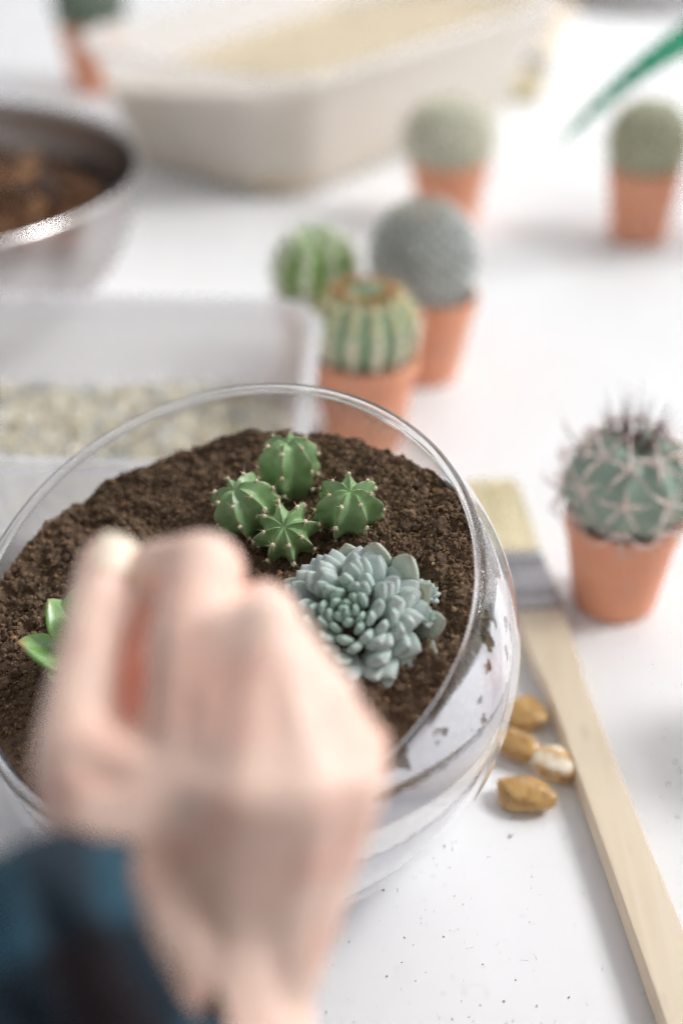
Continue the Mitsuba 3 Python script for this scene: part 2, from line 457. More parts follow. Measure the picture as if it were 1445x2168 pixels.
edge_q = (np.arange(nz - 1) + .5) / (nz - 1)
f2 = f[hole < .605]
dv = v + unit(S - v) * .0007                                            # a thickness of 0.7 mm
nf = len(v)
c = np.array([[.64, .64, .68]]) * (.80 + .4 * meshkit.fbm(v * 900, 2, 5)[:, None])
dust = thing('sand_dusting', 'patchy pale sand clinging to the right inner wall of the glass bowl', 'sand'); labels[dust]['kind'] = 'stuff'
own(dust, (np.vstack([v, dv]), np.vstack([f2, f2[:, ::-1] + nf])), 'm_vc', smooth=True, color=np.vstack([c, c]).clip(0, .95))

# ------------------------------------------------------------------ ribbed cacti in the bowl
def ribbed(nrib, rm, hgt, depth, top_dip=.06, base=.55, sharp=1.0, nu=44, per=16, twist=0.0, bulge=0.0, nar=5):
    """a ribbed cactus body along +z from z=0, a surface function for its ribs"""
    nv = nrib * per

    def prof(u):                                                        # u 0 bottom .. 1 crown
        th = u * math.pi * .5 * 1.0
        r = rm * np.where(u < .45, base + (1 - base) * np.sin(np.clip(u / .45, 0, 1) * math.pi / 2), np.cos(np.clip((u - .45) / .55, 0, 1) * math.pi / 2) ** .62)
        z = hgt * np.where(u < .45, .50 * u / .45, .50 + .50 * np.sin(np.clip((u - .45) / .55, 0, 1) * math.pi / 2))
        z = z - top_dip * hgt * np.exp(-(r / (rm * .22)) ** 2)
        return r, z

    def surf(u, ph):
        r, z = prof(u)
        w = np.abs(np.sin(nrib * (ph - twist * u) / 2))
        ridge = 1 - w ** sharp
        fade = np.clip(r / (rm * .4), 0, 1) * .75 + .25
        bump = bulge * ridge * np.cos((u * nar) * 2 * math.pi)
        rr = r * (1 - depth * fade * (1 - ridge) + bump)
        lift = .10 * hgt * ridge * np.clip((u - .6) / .4, 0, 1) * np.clip(r / (rm * .25), 0, 1)
        return np.stack([rr * np.cos(ph), rr * np.sin(ph), z + lift], -1), ridge

    u = np.linspace(0, 1, nu) ** .9
    ph = np.arange(nv) / nv * 2 * math.pi
    U, PH = np.meshgrid(u, ph, indexing='ij')
    v, ridge = surf(U, PH)
    return v.reshape(-1, 3), grid_faces(nu, nv), ridge.reshape(-1), U.reshape(-1), surf


def areole(rng, size, nsp, length, col_c, col_s):
    """a woolly cushion with short spines pointing along +z"""
    c = grains(np.array([[0, 0, .2 * size]]), [size], rng, [col_c], ICO1, (.75, 1.0), .12)
    a = np.arange(nsp) / nsp * 2 * np.pi + rng.uniform(0, 6)
    el = rng.uniform(.25, .9, nsp)
    d = np.stack([np.cos(a) * np.cos(el), np.sin(a) * np.cos(el), np.sin(el)], -1)
    v, f = needles(np.zeros((nsp, 3)) + [0, 0, .3 * size], d * length * rng.uniform(.6, 1.15, (nsp, 1)), size * .17)
    return cat([c, (v, f, np.repeat([col_s], len(v), 0))])


def bowl_cactus(pos, axis, roll, rm, hgt, nrib, label, seed, tint):
    rng = np.random.default_rng(seed)
    k = thing('ribbed_cactus', label, 'cactus', 'small green cacti in the glass bowl')
    v, f, ridge, U, surf = ribbed(nrib, rm, hgt, .37, sharp=.92, bulge=.055, nar=3, top_dip=.02)
    n1 = meshkit.fbm(v * 220 + seed, 3, seed); n2 = meshkit.fbm(v * 900 + seed, 2, seed + 1)
    v = v * (1 + (n1[:, None] - .5) * .05)
    green = np.array([.150, .280, .100]) * tint; light = np.array([.310, .46, .235]) * tint; olive = np.array([.33, .30, .18])
    c = green + (light - green) * np.clip(n1 * 1.3 - .2, 0, 1)[:, None]
    rg = np.clip((ridge - .80) / .2, 0, 1)[:, None] * .65
    c = c * (1 - rg) + olive * rg
    scar = np.clip((n2 - .72) / .1, 0, 1)[:, None] * .4
    c = c * (1 - scar) + np.array([.30, .30, .20]) * scar
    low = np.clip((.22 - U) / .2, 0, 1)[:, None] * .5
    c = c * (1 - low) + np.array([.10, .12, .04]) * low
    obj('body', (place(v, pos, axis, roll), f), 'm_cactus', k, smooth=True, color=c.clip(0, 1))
    FR = frame(axis, roll)
    for i in range(nrib):
        for u in (.25, .55, .82):
            u2 = u + rng.uniform(-.03, .03); ph = i / nrib * 2 * math.pi
            p, _ = surf(np.array(u2), np.array(ph)); q, _ = surf(np.array(u2 + .02), np.array(ph))
            tang = unit(q - p); out = unit(np.cross(np.cross(tang, [math.cos(ph), math.sin(ph), 0]), tang))
            if out @ np.array([math.cos(ph), math.sin(ph), .3]) < 0: out = -out
            av, af, ac = areole(rng, .00090 * rng.uniform(.7, 1.2), 7, .0032, (.74, .66, .50), (.62, .48, .33))
            w = p @ FR + pos
            obj('areole', (place(av, w, out @ FR, rng.uniform(0, 6)), af), 'm_woolly', k, color=ac)
    return k


bowl_cactus((-.0195, .4660, .1170), (-.04, -.02, 1.0), .35, .0124, .0230, 6, 'green ribbed cactus rearmost of the four in the bowl, nearest the far glass rim', 1, 1.0)
bowl_cactus((-.0315, .4490, .1135), (-.40, -.20, .95), 1.0, .0130, .0200, 7, 'green ribbed cactus leaning left at the left of the four in the bowl', 2, .95)
bowl_cactus((.0020, .4450, .1155), (.06, -.32, .95), .75, .0134, .0205, 7, 'green ribbed cactus on the right of the four, above the blue rosette', 3, 1.05)
bowl_cactus((-.0195, .4400, .1120), (-.05, -.66, .78), .2, .0128, .0190, 8, 'green star shaped cactus in front of the other three, its crown facing forward', 4, 1.0)

# ------------------------------------------------------------------ the blue-green rosette
def plump_leaf(L, W, Th, curl, nu=13, nv=12, tip=.10, blunt=.50, keel=.15):
    """a fat spoon-shaped leaf along +x from the origin, upper face +z"""
    u = np.linspace(0, 1, nu)
    w = W * (.34 + .66 * np.sin(np.clip(u / .72, 0, 1) * math.pi / 2) ** 1.4) * np.where(u > blunt, np.clip(1 - ((u - blunt) / (1 - blunt)) ** 1.7, 0, 1) ** .85, 1)
    th = Th * (.45 + .55 * np.sin(np.clip(u / .8, 0, 1) * math.pi / 2)) * np.where(u > blunt, np.clip(1 - ((u - blunt) / (1 - blunt)) ** 2, 0, 1) ** .45, 1)
    ph = np.arange(nv) / nv * 2 * math.pi
    U, PH = np.meshgrid(u, ph, indexing='ij')
    y = w[:, None] * np.cos(PH)
    s = np.sin(PH)
    z = th[:, None] * np.where(s > 0, s * .55, s * 1.0) + curl * L * U ** 2
    x = L * U + 0 * PH
    v = np.stack([x, y, z], -1).reshape(-1, 3)
    t = np.array([[L * (1 + tip), 0, curl * L * (1 + tip) ** 2]])
    b = np.array([[0, 0, 0.]])
    f = grid_faces(nu, nv)
    i = np.arange(nv); j = (i + 1) % nv
    f = np.vstack([f, np.stack([(nu - 1) * nv + i, (nu - 1) * nv + j, i * 0 + nu * nv], 1), np.stack([j, i, i * 0 + nu * nv + 1], 1)])
    return np.vstack([v, t, b]), f, np.concatenate([U.reshape(-1), [1.05, 0]])


def rosette(parent, pos, axis, roll, n, rad, height, l0, l1, rng, base_col, tip_col, name='leaf', i0=0, stretch=(1, 1), mess=1.0):
    FR = frame(axis, roll)
    for i in range(i0, n):
        q = (i + .5) / n
        a = i * 2.39996 + rng.normal(0, .10) * mess
        th = .06 + 1.50 * q ** .66 + rng.normal(0, .06) * mess              # angle from the axis
        L = (l0 + (l1 - l0) * q ** .50) * rng.uniform(.9, 1.1)
        W = L * (.345 + .02 * rng.normal()); Th = L * .24 * rng.uniform(.9, 1.1)
        v, f, U = plump_leaf(L, W, Th, .10 + .10 * rng.uniform())
        # leaf frame: x outwards along the tilted direction, z its upper face towards the axis
        d = np.array([math.sin(th) * math.cos(a) * stretch[0], math.sin(th) * math.sin(a) * stretch[1], math.cos(th)]); d = unit(d)
        up = unit(np.array([0, 0, 1.]) - d * d[2]) if d[2] < .995 else np.array([-math.cos(a), -math.sin(a), 0])
        up = unit(up + rng.normal(0, .10, 3) * mess); up = unit(up - d * (up @ d))
        side = np.cross(up, d)
        tipd = rad * (math.sin(min(q ** .76 * 1.5, 1.57)))                  # where the leaf's tip comes to lie on the dome
        tipp = np.array([math.cos(a) * tipd * stretch[0], math.sin(a) * tipd * stretch[1], height * math.cos(min(q ** .80 * 1.40, 1.5))])
        root = tipp - d * L
        w = v @ np.stack([d, side, up]) + root
        nz = meshkit.fbm(w * 300 + i, 2, 3)[:, None]
        c = base_col(q, rng) * (.86 + .28 * nz)
        tc = np.clip((U - .90) / .15, 0, 1)[:, None] * .55
        c = c * (1 - tc) + np.array(tip_col) * tc
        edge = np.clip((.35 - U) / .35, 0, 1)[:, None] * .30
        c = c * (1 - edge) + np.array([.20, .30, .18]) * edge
        obj(name, (w @ FR + pos, f), 'm_waxy', parent, smooth=True, color=c.clip(0, 1))


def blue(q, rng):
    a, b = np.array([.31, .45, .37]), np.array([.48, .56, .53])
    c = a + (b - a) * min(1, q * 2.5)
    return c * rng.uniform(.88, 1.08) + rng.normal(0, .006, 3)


rng = np.random.default_rng(5)
ros = thing('blue_rosette_succulent', 'blue green rosette succulent with many plump powdery leaves, right of the hand', 'succulent')
RC, RAX = np.array([.0045, .3905, .1085]), unit([-.18, -.52, .83])
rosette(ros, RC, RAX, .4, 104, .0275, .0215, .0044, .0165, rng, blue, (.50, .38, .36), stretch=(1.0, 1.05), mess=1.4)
# bigger, paler leaves on the upper right flank
palec = lambda q, rng: np.array([.47, .54, .45]) * rng.uniform(.92, 1.06)
FRr = frame(RAX, 0)
for (dx, dy, dz, ang, tilt, L) in ((.0195, .0140, .002, .62, .80, .0195), (.0110, .0215, .001, 1.10, .62, .0185), (.0225, .006, -.001, .25, 1.0, .0165), (.0245, -.004, -.003, -.15, 1.10, .0175),
                                   (.0215, -.0125, -.003, -.55, 1.05, .0165), (.002, .0235, -.001, 1.62, .85, .0160), (.014, -.0195, -.004, -.98, 1.15, .0150), (-.017, .0165, -.003, 2.4, 1.05, .0150)):
    v, f, U = plump_leaf(L, L * .36, L * .17, .16)
    d = np.array([math.sin(tilt) * math.cos(ang), math.sin(tilt) * math.sin(ang), math.cos(tilt)])
    up = unit(np.array([0, 0, 1.]) - d * d[2]); side = np.cross(up, d)
    w = (v @ np.stack([d, side, up]) + np.array([dx, dy, dz + .003]) - d * L * .45) @ FRr + RC
    nz = meshkit.fbm(w * 260, 2, 3)[:, None]
    c = palec(0, rng) * (.85 + .3 * nz); tc = np.clip((U - .86) / .18, 0, 1)[:, None] * .6
    c = c * (1 - tc) + np.array([.45, .27, .24]) * tc
    if abs(dx - .0225) < 1e-6:
        sp = np.exp(-((U - .72) / .07) ** 2)[:, None] * np.exp(-(v[:, 1:2] / (L * .10)) ** 2)
        c = c * (1 - sp) + np.array([.30, .17, .03]) * sp
    obj('leaf', (w, f), 'm_waxy', ros, smooth=True, color=c.clip(0, 1))
for (px, py, pz, ax, n_, r_) in ((.0280, .3965, .1185, (.45, -.1, .9), 22, .0062), (.0280, .3865, .1160, (.6, -.35, .8), 16, .0045)):
    o = f'{ros}__offset_rosette' if f'{ros}__offset_rosette' not in labels else f'{ros}__offset_rosette_001'
    labels[o] = {'label': 'tiny blue green side rosette at the right edge of the big one'}
    rosette(o, np.array([px, py, pz]), unit(ax), .3, n_, r_, r_ * .8, .0022, .0062, rng, blue, (.45, .30, .27))

# ------------------------------------------------------------------ the light green succulent at the left, mostly behind the hand
rng = np.random.default_rng(8)
lg = thing('green_leafed_succulent', 'bright green succulent with broad glossy leaves, half hidden behind the hand', 'succulent')
LC = np.array([-.0845, .3860, .0990])
for i, (ang, tilt, L, zz) in enumerate(((2.75, .95, .0185, .004), (3.45, 1.30, .0215, .001), (4.3, 1.45, .0190, -.001), (2.0, .8, .019, .003), (5.2, 1.2, .020, .001), (.2, 1.1, .019, .003), (1.1, 1.0, .020, .002),
                                        (3.1, .35, .0135, .008), (5.0, .4, .013, .008), (.9, .4, .013, .008))):
    v, f, U = plump_leaf(L * 1.25, L * .54, L * .13, .20, nu=16, nv=16, tip=.04, blunt=.5)
    d = np.array([math.sin(tilt) * math.cos(ang), math.sin(tilt) * math.sin(ang), math.cos(tilt)])
    up = unit(np.array([0, 0, 1.]) - d * d[2]); side = np.cross(up, d)
    w = v @ np.stack([d, side, up]) + LC + [0, 0, zz]
    c = np.array([.17, .34, .09]) * (.8 + .4 * meshkit.fbm(w * 150, 2, i)[:, None])
    rim = np.clip((np.abs(v[:, 1]) / (L * .52) - .8) / .2, 0, 1)[:, None] * .5
    c = c * (1 - rim) + np.array([.40, .50, .20]) * rim
    tc = np.clip((U - .86) / .15, 0, 1)[:, None] * (.75 if i in (1, 2) else .25)
    c = c * (1 - tc) + np.array([.45, .14, .07]) * tc
    obj('leaf', (w, f), 'm_leaf', lg, smooth=True, color=c.clip(0, 1))

# ------------------------------------------------------------------ the hand and its sleeve
J = {'forearm':(-0.0824,0.1992,0.1209,0.0234),'forearm2':(-0.0544,0.2123,0.1249,0.0234),'wrist':(-0.0362,0.2282,0.1283,0.0234),'heel':(-0.0203,0.2295,0.1184,0.0130),'heel2':(-0.0195,0.2163,0.1041,0.0144),'thenar':(-0.0484,0.2383,0.1461,0.0144),'palm':(-0.0246,0.2346,0.1470,0.0162),'im':(-0.0351,0.2361,0.1783,0.0103),'mm':(-0.0221,0.2322,0.1806,0.0103),'rm':(-0.0086,0.2335,0.1793,0.0097),'pm':(0.0016,0.2389,0.1778,0.0083),'ip':(-0.0349,0.2630,0.1959,0.0106),'id':(-0.0341,0.2898,0.2013,0.0101),'it':(-0.0487,0.3044,0.1908,0.0083),'mp':(-0.0176,0.2640,0.2009,0.0101),'md':(-0.0198,0.2880,0.1900,0.0083),'mt':(-0.0353,0.3021,0.1735,0.0072),'rp':(-0.0055,0.2551,0.1883,0.0095),'rd':(-0.0097,0.2779,0.1740,0.0079),'rt':(-0.0248,0.2872,0.1633,0.0070),'pp':(0.0025,0.2500,0.1785,0.0083),'pd':(-0.0038,0.2673,0.1654,0.0070),'pt':(-0.0160,0.2776,0.1564,0.0065),'tb':(-0.0534,0.2310,0.1718,0.0117),'tm':(-0.0600,0.2448,0.1803,0.0104),'ti':(-0.0607,0.2752,0.1865,0.0090),'tt':(-0.0604,0.3066,0.1909,0.0086),'web':(-0.0544,0.2746,0.1567,0.0081),'web2':(-0.0522,0.2843,0.1688,0.0077),'web3':(-0.0502,0.2931,0.1863,0.0086)}


def ballm(k, s=1.0):
    x, y, z, r = J[k]
    return m3.Manifold.sphere(r * s, 40).translate((x, y, z))


def bone(*ks): return m3.Manifold.batch_hull([ballm(k) for k in ks])


def gap(*ks): return m3.Manifold.batch_hull([ballm(k, .94) for k in ks])


bones = [bone('forearm', 'forearm2'), bone('forearm2', 'wrist'), bone('wrist', 'heel', 'heel2'), bone('wrist', 'thenar', 'palm'), bone('palm', 'heel', 'wrist'), bone('wrist', 'tb', 'thenar'),
         bone('palm', 'im', 'mm', 'thenar'), bone('palm', 'mm', 'rm'), bone('palm', 'rm', 'pm', 'heel'), bone('im', 'tb', 'thenar'), bone('im', 'tm', 'web'), bone('tm', 'web', 'web2'), bone('im', 'web', 'web2'), bone('web2', 'web3'), bone('web3', 'it'), bone('web3', 'ti', 'web2'),
         bone('im', 'ip'), bone('ip', 'id'), bone('id', 'it'), bone('mm', 'mp'), bone('mp', 'md'), bone('md', 'mt'),
         bone('rm', 'rp'), bone('rp', 'rd'), bone('rd', 'rt'), bone('pm', 'pp'), bone('pp', 'pd'), bone('pd', 'pt'),
         gap('im', 'mm', 'ip', 'mp'), gap('mm', 'rm', 'mp', 'rp'), gap('rm', 'pm', 'rp', 'pp'),
         bone('tb', 'tm'), bone('tm', 'ti'), bone('ti', 'tt')]
hm = m3.Manifold.batch_boolean(bones, m3.OpType.Add).refine_to_length(.0032)
q = hm.to_mesh()
hand = trimesh.Trimesh(q.vert_properties[:, :3], q.tri_verts)
hand.merge_vertices()
trimesh.smoothing.filter_taubin(hand, lamb=.5, nu=.52, iterations=22)
hv = np.asarray(hand.vertices)
hand.vertices = hv + np.asarray(hand.vertex_normals) * ((meshkit.fbm(hv * 170, 3, 2) - .5) * .0012)[:, None]
person = thing('person', 'bare right hand in a dark blue checked sleeve reaching over the glass bowl', 'person')
own(person, (np.asarray(hand.vertices), np.asarray(hand.faces)), 'm_skin', smooth=True)
# thumb nail
tipp, ipj = np.array(J['tt'][:3]), np.array(J['ti'][:3])
d = unit(tipp - ipj); upn = unit(np.array([.45, -.62, .66]) - d * (np.array([.45, -.62, .66]) @ d)); sd = np.cross(upn, d)
a, b = np.meshgrid(np.linspace(-1, 1, 15), np.linspace(0, 1, 15), indexing='ij')
wid = .0064 * (1 - .12 * b); rr_ = .0093
top_ = lambda e: (tipp - d * .006)[None] + ((b - .25) * .0155).reshape(-1, 1) * d + (a * wid).reshape(-1, 1) * sd + (np.sqrt(rr_ ** 2 - (a * wid) ** 2) - .0004 + e - .0022 * np.clip(b - .55, 0, 1) ** 2 * 4).reshape(-1, 1) * upn
nv1, nv2 = top_(.0004), top_(-.0003)
gf = grid_faces(15, 15, wrap=False)
obj('fingernail', (np.vstack([nv1, nv2]), np.vstack([gf, gf[:, ::-1] + 225])), 'm_nail', person, smooth=True)
# sleeve: a loose tube round the forearm, with folds
A0, B0 = np.array([-0.1404,0.1747,0.1191]), np.array([-0.0348,0.2079,0.1637])
ax_ = unit(B0 - A0); fr = frame(ax_)
nu, nv = 90, 120


def tube(rad_off):
    vs = []
    for i, s_ in enumerate(np.linspace(-.9, 1, nu)):
        ph = np.arange(nv) / nv * 2 * np.pi
        r = .0315 + .0075 * max(0, .75 - s_) - .0110 * max(0, (s_ - .72) / .28) ** 2
        pp_ = np.stack([np.cos(ph) * 2.1, np.sin(ph) * 2.1, ph * 0 + s_ * 5.5], -1)
        r = r + (meshkit.fbm(pp_, 3, 4) - .5) * .013 * (1 - .35 * max(0, s_)) + rad_off + (.0010 if s_ > .82 else 0)
        vs.append((A0 + B0) / 2 + ax_ * s_ * np.linalg.norm(B0 - A0) / 2 + r[:, None] * (np.cos(ph)[:, None] * fr[0] + np.sin(ph)[:, None] * fr[1]))
    return np.array(vs)


o_, i_ = tube(0), tube(-.0016)
sl = np.concatenate([o_, i_[::-1], o_[:1]]).reshape(-1, 3)
ss = np.concatenate([np.linspace(-.9, 1, nu), np.linspace(1, -.9, nu), [-.9]])
uvs = np.stack([np.tile(np.arange(nv) / nv, len(ss)), np.repeat(ss, nv)], -1)
obj('sleeve', (sl, grid_faces(2 * nu + 1, nv)), 'm_shirt', person, smooth=True, uv=uvs, label='dark blue and black checked shirt sleeve')

# the rest of the sleeve and the body it belongs to, left of the picture
up_arm = m3.Manifold.batch_hull([m3.Manifold.sphere(.030, 32).translate((-.128, .193, .112)), m3.Manifold.sphere(.045, 32).translate((-.33, .09, .12))]) + \
    m3.Manifold.batch_hull([m3.Manifold.sphere(.045, 32).translate((-.33, .09, .12)), m3.Manifold.sphere(.065, 32).translate((-.36, -.06, .38))]) + \
    m3.Manifold.batch_hull([m3.Manifold.sphere(.10, 32).translate((-.44, -.12, .40)), m3.Manifold.sphere(.12, 32).translate((-.40, -.22, -.05)), m3.Manifold.sphere(.10, 32).translate((-.20, -.24, .40)), m3.Manifold.sphere(.12, 32).translate((-.22, -.26, -.05))])
q = up_arm.refine_to_length(.02).to_mesh()
sh_ = trimesh.Trimesh(q.vert_properties[:, :3], q.tri_verts); sh_.merge_vertices(); trimesh.smoothing.filter_taubin(sh_, iterations=8)
sv_ = np.asarray(sh_.vertices)
obj('shirt', (sv_, np.asarray(sh_.faces)), 'm_shirt', person, smooth=True, uv=np.stack([np.arctan2(sv_[:, 1] + .2, sv_[:, 0] + .35) / 2, sv_[:, 2] * 5], -1))

# ------------------------------------------------------------------ potted cacti
def pot_mesh(rt, rb, h):
    w = .0014
    return lathe([(0.0002, 0), (rb - .003, 0), (rb - .0012, .0006), (rb, .003), (rb + (rt - rb) * .80, h * .80), (rt - .0006, h * .815), (rt, h * .83), (rt + .0003, h - .0008), (rt - .0004, h), (rt - w, h - .0006),
                  (rt - w - .0006, h * .8), (rb - w + (rt - rb) * .5, h * .5), (.0002, h * .5)], 96)


def potted(name, label, x, y, rt, rb, h, seed, lean=(0, 0, 1), group='cacti in small terracotta pots'):
    k = thing(name, label, 'potted cactus', group)
    rng = np.random.default_rng(seed)
    pv, pf = pot_mesh(rt, rb, h)
    obj('pot', (place(pv, (x, y, .0003), lean, rng.uniform(0, 6)), pf), 'm_pot', k, smooth=35)
    # soil
    n_ = 420
    a = rng.uniform(0, 2 * np.pi, n_); r = np.sqrt(rng.uniform(0, 1, n_)) * (rt - .004)
    gp = np.stack([r * np.cos(a), r * np.sin(a), h * .90 + rng.uniform(-.001, .001, n_)], -1)
    g = grains(place(gp, (x, y, 0), lean), rng.uniform(.0008, .0019, n_), rng, rng.uniform(.4, 1.2, (n_, 1)) * np.array([[.085, .052, .032]]))
    dv, df = lathe([(.0002, h * .9), (rt - .0022, h * .9), (rt - .0024, h * .85), (.0002, h * .85)], 48)
    dv = place(dv, (x, y, 0), lean)
    m = cat([g, (dv, df, np.full((len(dv), 3), .05) * [1, .6, .4])])
    obj('soil', m[:2], 'm_vc', k, color=m[2])
    return k, rng


def fuzzy(k, rng, x, y, z, r, hgt, lean, body_c, spine_c, ntub, splen, sprad, nsp=9, roll=0., top_c=None):
    """a globe of spiral tubercles, each with a star of pale spines"""
    nu, nv = 60, 110
    u = np.linspace(.02, 1, nu); ph = np.arange(nv) / nv * 2 * np.pi
    th = u * math.pi * .80
    U, PH = np.meshgrid(th, ph, indexing='ij')
    D = np.stack([np.sin(U) * np.cos(PH), np.sin(U) * np.sin(PH), np.cos(U)], -1)
    i = np.arange(ntub)
    ct = 1 - (i + .5) / ntub * (1 - math.cos(math.pi * .74)); st = np.sqrt(1 - ct ** 2); ga = i * 2.39996
    TD = np.stack([st * np.cos(ga), st * np.sin(ga), ct], -1)
    from scipy.spatial import cKDTree
    dist, _ = cKDTree(TD).query(D.reshape(-1, 3))
    sp = math.sqrt(4 * math.pi * .85 / ntub)
    bump = np.clip(1 - (dist / (sp * .62)) ** 2, 0, 1).reshape(nu, nv)
    scale = np.array([r, r, hgt * .55])
    off = np.array([0, 0, hgt * .45])
    V = D * scale * (1 + (bump[..., None] - .5) * .11) + off
    V[..., 2] -= .10 * hgt * np.exp(-(np.hypot(V[..., 0], V[..., 1]) / (r * .30)) ** 2)
    V = V.reshape(-1, 3)
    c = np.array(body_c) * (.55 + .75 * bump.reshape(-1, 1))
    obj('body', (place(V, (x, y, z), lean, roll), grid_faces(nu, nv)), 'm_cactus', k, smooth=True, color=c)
    p0, p1, cols = [], [], []
    for d_ in TD:
        nrm = unit(d_ / scale)
        base = d_ * scale * 1.06 + off
        base[2] -= .10 * hgt * math.exp(-(math.hypot(base[0], base[1]) / (r * .30)) ** 2)
        fa = frame(nrm, rng.uniform(0, 6))
        aa = np.arange(nsp) / nsp * 2 * np.pi
        el = rng.uniform(.15, .65, nsp)
        dd = (np.cos(aa) * np.cos(el))[:, None] * fa[0] + (np.sin(aa) * np.cos(el))[:, None] * fa[1] + np.sin(el)[:, None] * nrm
        p0.append(np.repeat(base[None], nsp, 0)); p1.append(base + dd * splen * rng.uniform(.7, 1.2, (nsp, 1)))
        cc = np.array(spine_c) if top_c is None or d_[2] < .80 else np.array(top_c)
        cols.append(np.repeat(cc[None] * rng.uniform(.8, 1.1), nsp * 4, 0))
    v, f = needles(np.vstack(p0), np.vstack(p1), sprad)
    obj('spines', (place(v, (x, y, z), lean, roll), f), 'm_pinkspine', k, color=np.vstack(cols).clip(0, 1), kind='stuff')


def globe(k, rng, x, y, z, r, hgt, nrib, lean, depth, body_c, light_c, ridge_c, per_rib, spine, roll=0., sharp=.9, top_dip=.06, twist=0., crown=None):
    v, f, ridge, U, surf = ribbed(nrib, r, hgt, depth, sharp=sharp, top_dip=top_dip, per=12, nu=60, base=.70, bulge=.03, nar=per_rib)
    n1 = meshkit.fbm(v * 90, 3, 6)[:, None]
    c = np.array(body_c) * (1 - n1) + np.array(light_c) * n1
    rg = np.clip((ridge - .7) / .3, 0, 1)[:, None] * .7
    c = c * (1 - rg) + np.array(ridge_c) * rg
    obj('body', (place(v, (x, y, z), lean, roll), f), 'm_cactus', k, smooth=True, color=c.clip(0, 1))
    FR = frame(lean, roll)
    out = []
    for i in range(nrib):
        for j in range(per_rib):
            u = .16 + .78 * (j + .5) / per_rib + rng.uniform(-.015, .015); ph = i / nrib * 2 * math.pi
            p, _ = surf(np.array(u), np.array(ph)); q, _ = surf(np.array(u + .02), np.array(ph))
            tang = unit(q - p); o = np.array([math.cos(ph), math.sin(ph), 0.]); nrm = unit(o - tang * (o @ tang))
            m = spine(rng, u)
            out.append((place(m[0], p @ FR + (x, y, z), nrm @ FR, rng.uniform(-.4, .4)), m[1], m[2], u))
    return out


# 1 - the big spiny cactus at the right, in front
X1, Y1 = .1310, .5590
k1, rng = potted('potted_cactus', 'blue green cactus with long curved pink spines in the terracotta pot nearest the brush', X1, Y1, .0272, .0200, .0500, 21)


def pink_cluster(rng, u):
    top = u > .84
    parts = []
    ns = 5 if not top else 8
    a = np.arange(ns) / ns * 2 * np.pi + rng.uniform(0, 6); el = rng.uniform(.0, .32, ns) if not top else rng.uniform(.7, 1.45, ns)
    L = (.0185 if not top else .0210) * rng.uniform(.65, 1.25, ns)
    d = np.stack([np.cos(a) * np.cos(el), np.sin(a) * np.cos(el), np.sin(el)], -1)
    bend = np.zeros((ns, 3)); bend[:, 2] = L * (.13 if not top else .02); bend += rng.normal(0, .0006, (ns, 3))
    v, f = needles(np.zeros((ns, 3)), d * L[:, None], .00085 if not top else .00055, bend=bend)
    base = np.array([.76, .60, .57]) if not top else np.array([.15, .07, .07])
    c = np.repeat(base * rng.uniform(.8, 1.15, (ns, 1)), 7, 0)
    g = grains(np.array([[0, 0, .0002]]), [.0016], rng, [(.62, .52, .45) if not top else (.28, .17, .12)], ICO1, (.8, 1), .1)
    return cat([(v, f, c), g])


for m in globe(k1, rng, X1, Y1, .0440, .0298, .0430, 9, (.02, -.03, 1), .15, (.205, .300, .235), (.30, .40, .32), (.33, .38, .30), 3, pink_cluster, roll=.25, sharp=1.1, top_dip=.10):
    obj('spine_cluster', m[:2], 'm_pinkspine', k1, color=m[2])
n_ = 34
a = rng.uniform(0, 6.28, n_); r = np.sqrt(rng.uniform(0, 1, n_)) * .0085
p0 = np.stack([X1 + r * np.cos(a), Y1 + r * np.sin(a), np.full(n_, .0850)], -1)
v, f = needles(p0, p0 + np.stack([np.cos(a) * r * 1.5 + rng.normal(0, .003, n_), np.sin(a) * r * 1.5 + rng.normal(0, .003, n_), rng.uniform(.016, .030, n_)], -1), .00065)
obj('crown_spines', (v, f), 'm_pinkspine', k1, color=np.repeat(np.array([[.14, .065, .07]]) * rng.uniform(.7, 1.5, (n_, 1)), 4, 0), kind='stuff', label='dark red brown spines bristling from the crown')

# 2 - the ribbed cactus with yellowish spines, middle
X2, Y2 = .0130, .7150
k2, rng = potted('potted_cactus', 'ribbed cactus with yellowish spines in the front pot of the three by the clear tub', X2, Y2, .0295, .0215, .0575, 22)


def tan_cluster(rng, u):
    ns = 8
    a = np.arange(ns) / ns * 2 * np.pi; el = rng.uniform(.15, .7, ns); L = .0058 * rng.uniform(.7, 1.3, ns)
    d = np.stack([np.cos(a) * np.cos(el), np.sin(a) * np.cos(el), np.sin(el)], -1)
    v, f = needles(np.zeros((ns, 3)), d * L[:, None], .00036)
    base = np.array([.80, .70, .56]) if u < .62 else np.array([.82, .68, .42])
    if u > .86: base = np.array([.45, .22, .08])
    g = grains(np.array([[0, 0, .0003]]), [.0026 if u < .86 else .0028], rng, [base * 1.02], ICO1, (.8, 1), .1)
    return cat([(v, f, np.repeat(base * rng.uniform(.85, 1.1, (ns, 1)), 4, 0)), g])


for m in globe(k2, rng, X2, Y2, .0510, .0290, .0420, 13, (0, -.03, 1), .14, (.21, .33, .20), (.32, .44, .28), (.52, .51, .37), 7, tan_cluster, roll=.1, sharp=1.0, top_dip=.10):
    obj('spine_cluster', m[:2], 'm_woolly', k2, color=m[2])

# 3 - grey, densely spined globe behind it
X3, Y3 = .0515, .8050
k3, rng = potted('potted_cactus', 'silvery grey globe cactus covered in white spines, behind the yellowish one', X3, Y3, .0290, .0215, .0560, 23, (.05, 0, 1))
fuzzy(k3, rng, X3 - .001, Y3, .0500, .0305, .0620, (-.05, -.04, 1), (.18, .22, .19), (.90, .90, .88), 330, .0046, .00038, 11, top_c=(.72, .66, .58))

